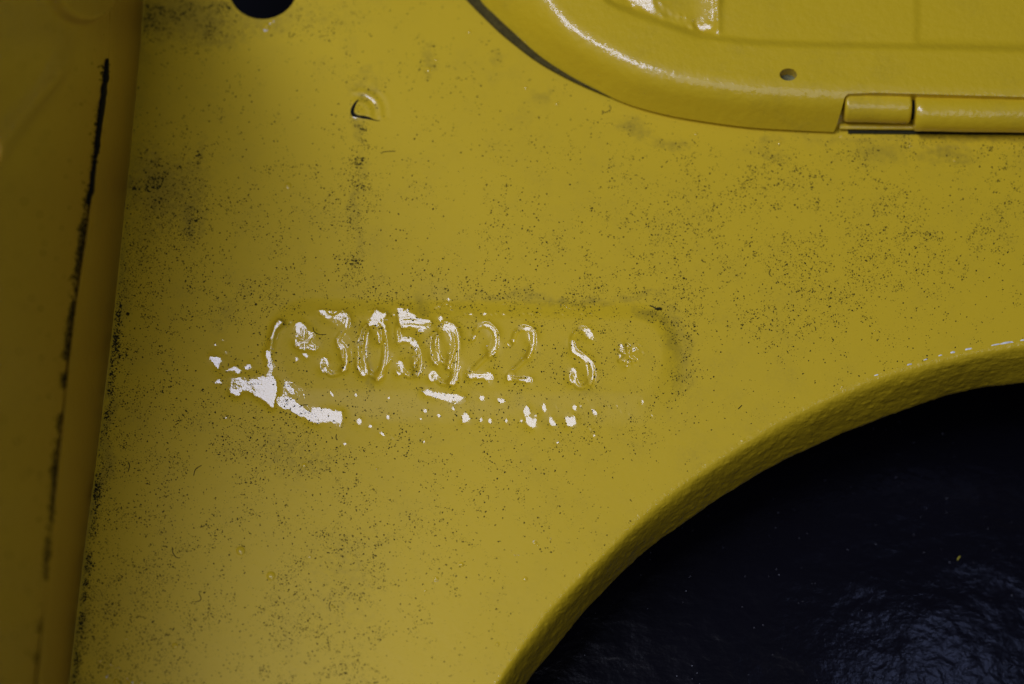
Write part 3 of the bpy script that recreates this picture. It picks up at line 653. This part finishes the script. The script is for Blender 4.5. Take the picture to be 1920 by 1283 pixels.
# cavity behind the sheet, its darkness put in as near-black colour
v = []; cavx = (-0.13, 0.16); cavy = (-0.15, 0.15); cz = (-0.012, -0.09)
V8 = [(x, y, z) for z in cz for y in cavy for x in cavx]
cav = mesh_obj('cavity', V8, [(4, 5, 7, 6), (0, 1, 5, 4), (2, 6, 7, 3), (0, 4, 6, 2), (1, 3, 7, 5)], plain('cavity_darkness', (0.006, 0.006, 0.007), .95, .05), None, smooth=False, origin=(0, 0, -0.09)); cav['kind'] = 'structure'
# ------------------------------------------------------------------ paint blisters, crack
def dome(px, py, r, h, name, mat, parent, onto=on_sheet, ecc=1.0):
    V = []; Fs = []; n = 18; lv = [(1.0, -.25), (.93, .16), (.8, .42), (.6, .70), (.35, .91), (.15, .985)]
    for a, z in lv:
        tq = np.linspace(0, 2 * math.pi, n, endpoint=False)
        q = onto(px + r * a * np.cos(tq), py + r * a * np.sin(tq) * ecc); q[:, 2] += z * h * U; V.append(q)
    V = np.vstack(V + [onto(np.array([px]), np.array([py])) + [[0, 0, h * U]]])
    for k_ in range(len(lv) - 1):
        for i in range(n): j = (i + 1) % n; Fs.append((k_ * n + i, k_ * n + j, (k_ + 1) * n + j, (k_ + 1) * n + i)[::-1])
    b = (len(lv) - 1) * n
    for i in range(n): Fs.append((b + (i + 1) % n, b + i, len(V) - 1))
    return mesh_obj(name, V, Fs, mat, parent)
for px, py, r, h in [(451, 1033, 9, 3), (508, 1080, 9, 3), (328, 1211, 6, 2), (818, 1086, 5, 3), (865, 1059, 5, 3), (985, 1086, 5, 3), (1003, 1018, 4, 2.4), (1008, 1022, 3, 2), (1031, 1012, 3, 2), (958, 1034, 2.2, 1.6),
                     (965, 1042, 2.2, 1.6), (971, 1042, 2.2, 1.6), (798, 1108, 3, 2), (933, 1208, 4, 2.5), (581, 1044, 3.5, 2.6), (624, 1138, 3.4, 2.4), (540, 349, 7, 2.2), (600, 505, 3, 2), (236, 1196, 3.4, 2.6),
                     (188, 1238, 4, 3), (211, 1247, 3.5, 3), (220, 1252, 4, 3), (205, 1271, 5, 3.4), (218, 1278, 6, 4), (243, 1277, 6, 4), (263, 1280, 4, 3), (804, 131, 5, 3.2), (571, 873, 5, 2.4), (956, 647, 7, 2), (818, 112, 3, 2),
                     (500, 50, 7, 4.5), (509, 42, 4, 3), (1044, 194, 5, 1.6), (986, 165, 4, 1.8), (880, 60, 4, 1.4), (1305, 250, 4, 1.8), (1462, 268, 4, 2), (1790, 300, 4, 2), (1579, 725, 3, 1.8), (707, 878, 3, 2),
                     (838, 568, 5, 2.5), (846, 573, 5, 2.5), (824, 572, 6, 2.2), (1098, 1058, 3, 1.6), (1640, 620, 2, 1.5)]:
    dome(px, py, r, h if r > 5 else r * .34, 'paint_blister', M_SHEET, ROOT)
M_GLINT = plain('pale_glint', (0.80, 0.76, 0.66), .5)  # pale colour for flat flecks that paint in white glints
def painted_glint(px, py, rx, ry, rot=0.0):  # one irregular pale fleck laid on the sheet as a painted glint
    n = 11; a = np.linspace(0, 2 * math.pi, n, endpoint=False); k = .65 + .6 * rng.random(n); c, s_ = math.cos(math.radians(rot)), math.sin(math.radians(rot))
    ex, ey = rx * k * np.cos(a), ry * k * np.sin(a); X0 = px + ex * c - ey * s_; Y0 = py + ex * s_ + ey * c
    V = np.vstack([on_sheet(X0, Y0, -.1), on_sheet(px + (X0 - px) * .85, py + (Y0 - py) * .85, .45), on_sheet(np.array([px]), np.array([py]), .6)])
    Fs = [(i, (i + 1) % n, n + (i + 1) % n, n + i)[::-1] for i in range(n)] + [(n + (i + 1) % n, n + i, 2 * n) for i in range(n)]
    mesh_obj('glint_fleck', V, Fs, M_GLINT, ROOT)
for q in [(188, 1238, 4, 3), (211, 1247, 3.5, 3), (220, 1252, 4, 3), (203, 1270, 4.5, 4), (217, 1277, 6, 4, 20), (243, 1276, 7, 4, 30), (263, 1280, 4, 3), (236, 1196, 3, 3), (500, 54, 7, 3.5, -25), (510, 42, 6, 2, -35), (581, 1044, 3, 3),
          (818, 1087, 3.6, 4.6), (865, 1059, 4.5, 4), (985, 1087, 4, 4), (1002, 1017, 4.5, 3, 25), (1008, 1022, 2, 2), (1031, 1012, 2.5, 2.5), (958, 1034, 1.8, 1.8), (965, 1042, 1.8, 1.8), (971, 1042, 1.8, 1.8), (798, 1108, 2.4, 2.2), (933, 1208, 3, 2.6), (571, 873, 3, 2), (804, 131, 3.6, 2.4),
          (1643, 704, 4.5, 1.2, -18), (1705, 684, 5, 1.8, -15), (1735, 675, 4.5, 1.3, -15), (1763, 667, 4, 1.3, -18), (1787, 661, 5, 2, -12), (1815, 655, 8, 1.7, -12), (1866, 647, 9, 1.5, -12), (1888, 643, 13, 2.1, -9), (1919, 638, 6, 1.8, -8), (1579, 726, 2.6, 1.6, -20)]: painted_glint(*q)
for pl_, r in [([(475,120),(520,100),(590,97),(640,105),(658,130)], .55), ([(475,125),(530,118),(575,127)], .5), ([(705,132),(745,115),(830,108),(920,122),(960,140),(985,158),(1030,145),(1080,135),(1150,130),(1260,127),(1340,130)], .6), ([(965,150),(1010,162),(1050,160),(1075,150)], .9), ([(730,130),(760,152),(800,160)], .5)]:
    c = smooth_curve(c2(pl_), 60); q = on_sheet(c[:, 0], c[:, 1], -.1); v, f = tube(q, r * U * (.6 + .6 * vnoise(np.arange(60), np.zeros(60), 5, 3)), 8); mesh_obj('paint_ridge', v, f, M_SHEET, ROOT)
ck = [(672, 188, 1.5), (665, 197, 3), (661, 207, 4.2), (662, 215, 4.4), (670, 219, 2.2), (684, 221, 3.2), (694, 223, 2.6), (704, 226, 1.2), (712, 227, .5)]
ck = np.array(ck); cc = smooth_curve(ck[:, :2], 60); cw = np.interp(np.linspace(0, 1, 60), np.linspace(0, 1, len(ck)), ck[:, 2])
tn = unit(np.gradient(cc, axis=0)); nn = np.c_[-tn[:, 1], tn[:, 0]]; rws = []
for u_, z_ in [(-1, -.6), (-.7, .6), (0, .9), (.7, .6), (1, -.6)]:
    q = cc + nn * (cw * u_)[:, None]; rws.append(on_sheet(q[:, 0], q[:, 1], z_))
c_ = grid_obj('crack', np.array(rws), M_BLACK, ROOT, flip=True); c_['label'] = 'small dark L-shaped crack in the paint'

# ------------------------------------------------------------------ loose grit: tens of thousands of flakes, uncountable
def gauss(x, y, cx, cy, sx, sy, a=0):
    a = math.radians(a); dx, dy = x - cx, y - cy; u = dx * math.cos(a) + dy * math.sin(a); v = -dx * math.sin(a) + dy * math.cos(a)
    return np.exp(-.5 * ((u / sx) ** 2 + (v / sy) ** 2))
def density(x, y):
    cd = x - cx_at(CORNER, y)
    foldd = nearest(x, y, [tuple(p) for p in FOLD[::6]])[0]
    d = .20 + .45 * sstep(-foldd, -260, -90) * 0
    d = d * (.25 + .75 * sstep(foldd, 40, 260)) 
    d += 1.1 * np.exp(-((cd - 12) / 22) ** 2) * sstep(y, 430, 620) + .5 * np.exp(-cd / 130) * sstep(y, 520, 800)
    d += 1.5 * np.exp(-((cd - 6) / 10) ** 2) * sstep(y, 500, 650)
    d += 1.0 * gauss(x, y, 295, 345, 42, 38, 30) + 1.1 * gauss(x, y, 360, 405, 10, 38, 12) + .6 * gauss(x, y, 262, 420, 28, 60)
    d += .75 * gauss(x, y, 667, 440, 20, 62, 4) + .5 * gauss(x, y, 680, 310, 9, 30) + .6 * gauss(x, y, 690, 160, 24, 22) + .4 * gauss(x, y, 675, 250, 12, 14)
    d += .9 * gauss(x, y, 330, 30, 60, 26) + .5 * gauss(x, y, 600, 50, 30, 20) + .35 * gauss(x, y, 800, 110, 18, 26)
    d += .55 * gauss(x, y, 540, 850, 90, 50) + .55 * gauss(x, y, 630, 1090, 60, 110) + .5 * gauss(x, y, 530, 1220, 60, 70) + .5 * gauss(x, y, 250, 1130, 90, 120)
    d += .7 * gauss(x, y, 1090, 550, 130, 16, -3) + .7 * gauss(x, y, 1255, 640, 24, 90) + .45 * gauss(x, y, 1390, 500, 130, 80) + .4 * gauss(x, y, 1600, 420, 190, 110)
    d += .5 * gauss(x, y, 1640, 285, 90, 20) + .35 * gauss(x, y, 1820, 300, 80, 24) + .4 * gauss(x, y, 430, 580, 50, 14, -40) + .35 * gauss(x, y, 1170, 810, 90, 20)
    d += .4 * gauss(x, y, 560, 545, 140, 18) + 1.3 * gauss(x, y, 672, 400, 11, 130, 2) + 1.0 * gauss(x, y, 310, 370, 55, 70, 30) + .6 * gauss(x, y, 250, 520, 40, 120) + 1.2 * gauss(x, y, 330, 28, 70, 28)
    cl = fbm(x, y, 46, 61, 3); cl2 = vnoise(x, y, 12, 62)
    return d * (sstep(cl, .33, .66) * 1.25 + .22) * (.35 + 1.3 * sstep(cl2, .35, .8)) * (.35 + .65 * sstep(y, 150, 420) + .5 * gauss(x, y, 300, 60, 160, 80))
def flakes(px, py, onto, rmin, rmax, name, mat, tall=.5, normal=None):
    n = len(px); ln = rmin + (rmax - rmin) * rng.random(n) ** 3.2; wd = ln * (.28 + .5 * rng.random(n)); wd = np.maximum(wd, .42)
    an = rng.random(n) * math.pi; bend = (rng.random(n) - .5) * .7
    # six-point flake outline plus raised centre
    k6 = np.array([(-1, 0), (-.4, -1), (.45, -.8), (1, 0), (.4, .9), (-.5, .85)])
    V = np.zeros((n, 7, 3))
    for i, (a, b) in enumerate(k6):
        j1 = a + (rng.random(n) - .5) * .35; j2 = b + (rng.random(n) - .5) * .5 + bend * a * a * 2
        qx = px + (j1 * ln * np.cos(an) - j2 * wd * np.sin(an)); qy = py + (j1 * ln * np.sin(an) + j2 * wd * np.cos(an))
        V[:, i] = onto(qx, qy, .06)
    V[:, 6] = onto(px, py, .3); up = (np.array([0, 0, 1.0]) if normal is None else normal)
    V[:, 6] += up * (tall * wd * U)[:, None]
    f = np.array([(i, (i + 1) % 6, 6) for i in range(6)])[:, ::-1]
    Fs = (f[None] + (np.arange(n) * 7)[:, None, None]).reshape(-1, 3)
    return mesh_obj(name, V.reshape(-1, 3), Fs, mat, None, smooth=False)
NS = 240000; px = rng.uniform(110, 1960, NS); py = rng.uniform(-20, 1310, NS)
ok = (rng.random(NS) * .72 < density(px, py)) & (px > cx_at(CORNER, py) + 3) & ~inpoly(px, py, ARCH_REGION) & ~inpoly(px, py, LIDREG) & (hole_r(px, py) > 1.1)
px, py = px[ok], py[ok]
print('grit', len(px))
tag(flakes(px, py, on_sheet, .38, 2.1, 'grit', M_DUST), 'fine black grit scattered all over the yellow sheet', 'grit', kind='stuff')
# coarse clots of grit: corner line, dark patches
cl = [(267, y, 5, 10) for y in (20, 45)] + [(x + 0., y + 0., s, s) for x, y, s in [(275, 12, 9), (279, 34, 9), (300, 24, 8), (330, 30, 7), (352, 14, 7), (392, 52, 6), (412, 20, 6), (285, 345, 9), (292, 335, 7), (288, 352, 7), (305, 327, 6), (299, 380, 6), (255, 353, 5), (361, 395, 5), (362, 425, 6), (366, 412, 5), (354, 440, 5), (337, 315, 4), (297, 304, 6), (676, 303, 6), (672, 308, 5), (674, 349, 5), (663, 495, 6), (668, 490, 5), (372, 292, 4), (371, 306, 4), (268, 40, 6), (320, 20, 6), (285, 50, 5), (390, 66, 5), (424, 8, 5), (680, 240, 5)]]
gx, gy = [], []
for x, y, s, s2 in cl:
    k_ = int(s * 5); gx += list(rng.normal(x, s * 1.3, k_)); gy += list(rng.normal(y, s2 * .9, k_))
for y in np.arange(545, 1300, 1.1):
    if vnoise(y, 0, 30, 71) > .2:
        k_ = 1 + int(8 * vnoise(y, 0, 9, 72) * vnoise(y, 0, 40, 74)); c = float(cx_at(CORNER, y)); gx += list(c + 10 + rng.normal(0, 5, k_)); gy += list(y + rng.normal(0, 1, k_))
gx = np.array(gx); gy = np.array(gy); ok = (gx > cx_at(CORNER, gy) + 4)
tag(flakes(gx[ok], gy[ok], on_sheet, .8, 3.2, 'grit', M_DUST), 'coarse black grit clotted along the foot of the left wall', 'grit', kind='stuff')
# grit on the wall along the seam
gx, gy = [], []
for y in np.arange(120, 1290, .9):
    k_ = int(13.0 * max(0, vnoise(y, 0, 26, 73) - (.12 if y < 480 else .34)) * (1 if y > 300 else .4) * (1 if y < 900 else .7)); c = float(cx_at(SEAM, y)) - 6; gx += list(c + rng.normal(0, 3.6, k_)); gy += list(y + rng.normal(0, 1, k_))
for _ in range(420): gy.append(rng.uniform(0, 1283)); gx.append(rng.uniform(-5, cx_at(SEAM, gy[-1]) - 5))
gx = np.array(gx); gy = np.array(gy); ok = gx < cx_at(SEAM, gy) + 2
tag(flakes(gx[ok], gy[ok], on_wall, .8, 3.6, 'grit', M_DUST, normal=wn), 'black grit lodged along the seam of the left wall', 'grit', kind='stuff')
# pale motes on the black cover
def on_liner(a, b, lift=0.0):
    q = P(a, b, -330.0); ii = np.clip(((q[..., 0] - base[0, 0, 0]) * 0), 0, 0)
    for _ in range(12):                       # march the view line onto the cover
        # invert the sheet projection for lookup
        rel = q - CAM; dd = rel / rel[..., 2:3]; g0 = np.stack([q[..., 0], q[..., 1]], -1)
        c_ = np.stack([g0[..., 0], g0[..., 1], np.zeros_like(g0[..., 0])], -1) - CAM
        dn = c_ @ FW_; ax_ = 960 + (c_ @ R_) / dn * FPX; ay_ = 641.5 - (c_ @ UP_) / dn * FPX
        i = np.clip(((ax_ - lx2[0]) / 12).astype(int), 0, len(lx2) - 2); j = np.clip(((ay_ - ly2[0]) / 12).astype(int), 0, len(ly2) - 2)
        fx = (ax_ - lx2[i]) / 12; fy = (ay_ - ly2[j]) / 12
        z = (GZ[j, i] * (1 - fx) + GZ[j, i + 1] * fx) * (1 - fy) + (GZ[j + 1, i] * (1 - fx) + GZ[j + 1, i + 1] * fx) * fy
        q = P(a, b, z)
    q[..., 2] += (1.5 + lift) * U; return q
M_MOTE = plain('pale_lint', (0.25, 0.25, 0.27), .9)
n = 150; mx = rng.uniform(1050, 1930, n); my = rng.uniform(780, 1290, n)
okm = inpoly(mx, my, [tuple(p) for p in LIP] + [(2400, 700), (2400, 1700), (830, 1700)])
tag(flakes(mx[okm], my[okm], on_liner, .5, 1.3, 'lint', M_MOTE, .2), 'pale specks of lint on the black surface', 'lint', kind='stuff')

# ------------------------------------------------------------------ single hairs and fibres one can point to
def fibre(pts_, r, label, onto=on_sheet, mat=M_FIBRE, name='hair_fibre', cat='fibre'):
    c = smooth_curve(pts_, 18); q = onto(c[:, 0], c[:, 1], r * .8); v, f = tube(q, r * U, 6)
    o = mesh_obj(name, v, f, mat, None, origin=q[0].tolist()); tag(o, label, cat, 'loose fibres'); return o
fibre(c1([(830, 310), (840, 345), (875, 362), (928, 362)]), .7, 'dark curved hair between the first star mark and the digit 3')
fibre(c1([(728, 900), (755, 885), (790, 884)]), .7, 'short dark hair lying on the white lit strip below the number')
fibre(c1([(1003, 1100), (1000, 1125), (1010, 1142)]), .8, 'short dark hair below the end of the white lit strip')
fibre([(714, 288), (722, 285), (741, 284)], .7, 'short dark hair below and right of the small crack')
fibre([(323, 1026), (324, 1036), (330, 1045), (338, 1046)], .7, 'curled hair on the lower left sheet near the wall')
fibre([(373, 1113), (377, 1122), (374, 1127), (366, 1129)], .7, 'hooked hair on the lower left sheet left of the two blisters')
fibre([(240, 866), (243, 873), (240, 885)], .8, 'short hair by the foot of the left wall, at pad height')
fibre([(363, 892), (367, 880), (378, 873)], .7, 'hooked hair below the left end of the number pad')
fibre([(1445, 505), (1442, 513), (1446, 518)], .7, 'tiny hooked hair on the open sheet right of the pad')
fibre([(620, 1128), (617, 1136), (620, 1146)], .6, 'thin hair beside a bright nib on the bottom of the sheet')
fibre([(1143, 197), (1145, 204), (1138, 210), (1130, 211)], .6, 'faint curled hair just below the lid rim')
fibre([(1384, 767), (1388, 763), (1391, 760)], .8, 'dark sliver above the arch fold, right of the pad')
fibre([(1218, 573), (1224, 575), (1230, 579)], 1.2, 'thicker black crumbs of fibre at the upper right corner of the pad')
fibre([(1231, 580), (1236, 579), (1240, 580)], 2.6, 'black lump at the upper right corner of the pad', name='grit_lump', mat=M_DUST)
fibre([(479, 571), (480, 572), (481, 573)], 2.2, 'black round crumb above the left end of the pad', name='grit_lump', mat=M_DUST)
fibre([(238, 589), (240, 590), (242, 591)], 3.0, 'black round crumb beside the foot of the left wall', name='grit_lump', mat=M_DUST)
fibre([(1281, 521), (1282, 522), (1283, 523)], 2.0, 'black dot on the open sheet above right of the pad', name='grit_lump', mat=M_DUST)
M_FLECK = plain('yellow_fleck', (0.6, 0.5, 0.05), .6)
fibre([(1795, 1051), (1797, 1047), (1800, 1044)], 1.2, 'small yellow paint fleck on the black surface', onto=on_liner, mat=M_FLECK, name='paint_fleck', cat='paint fleck')
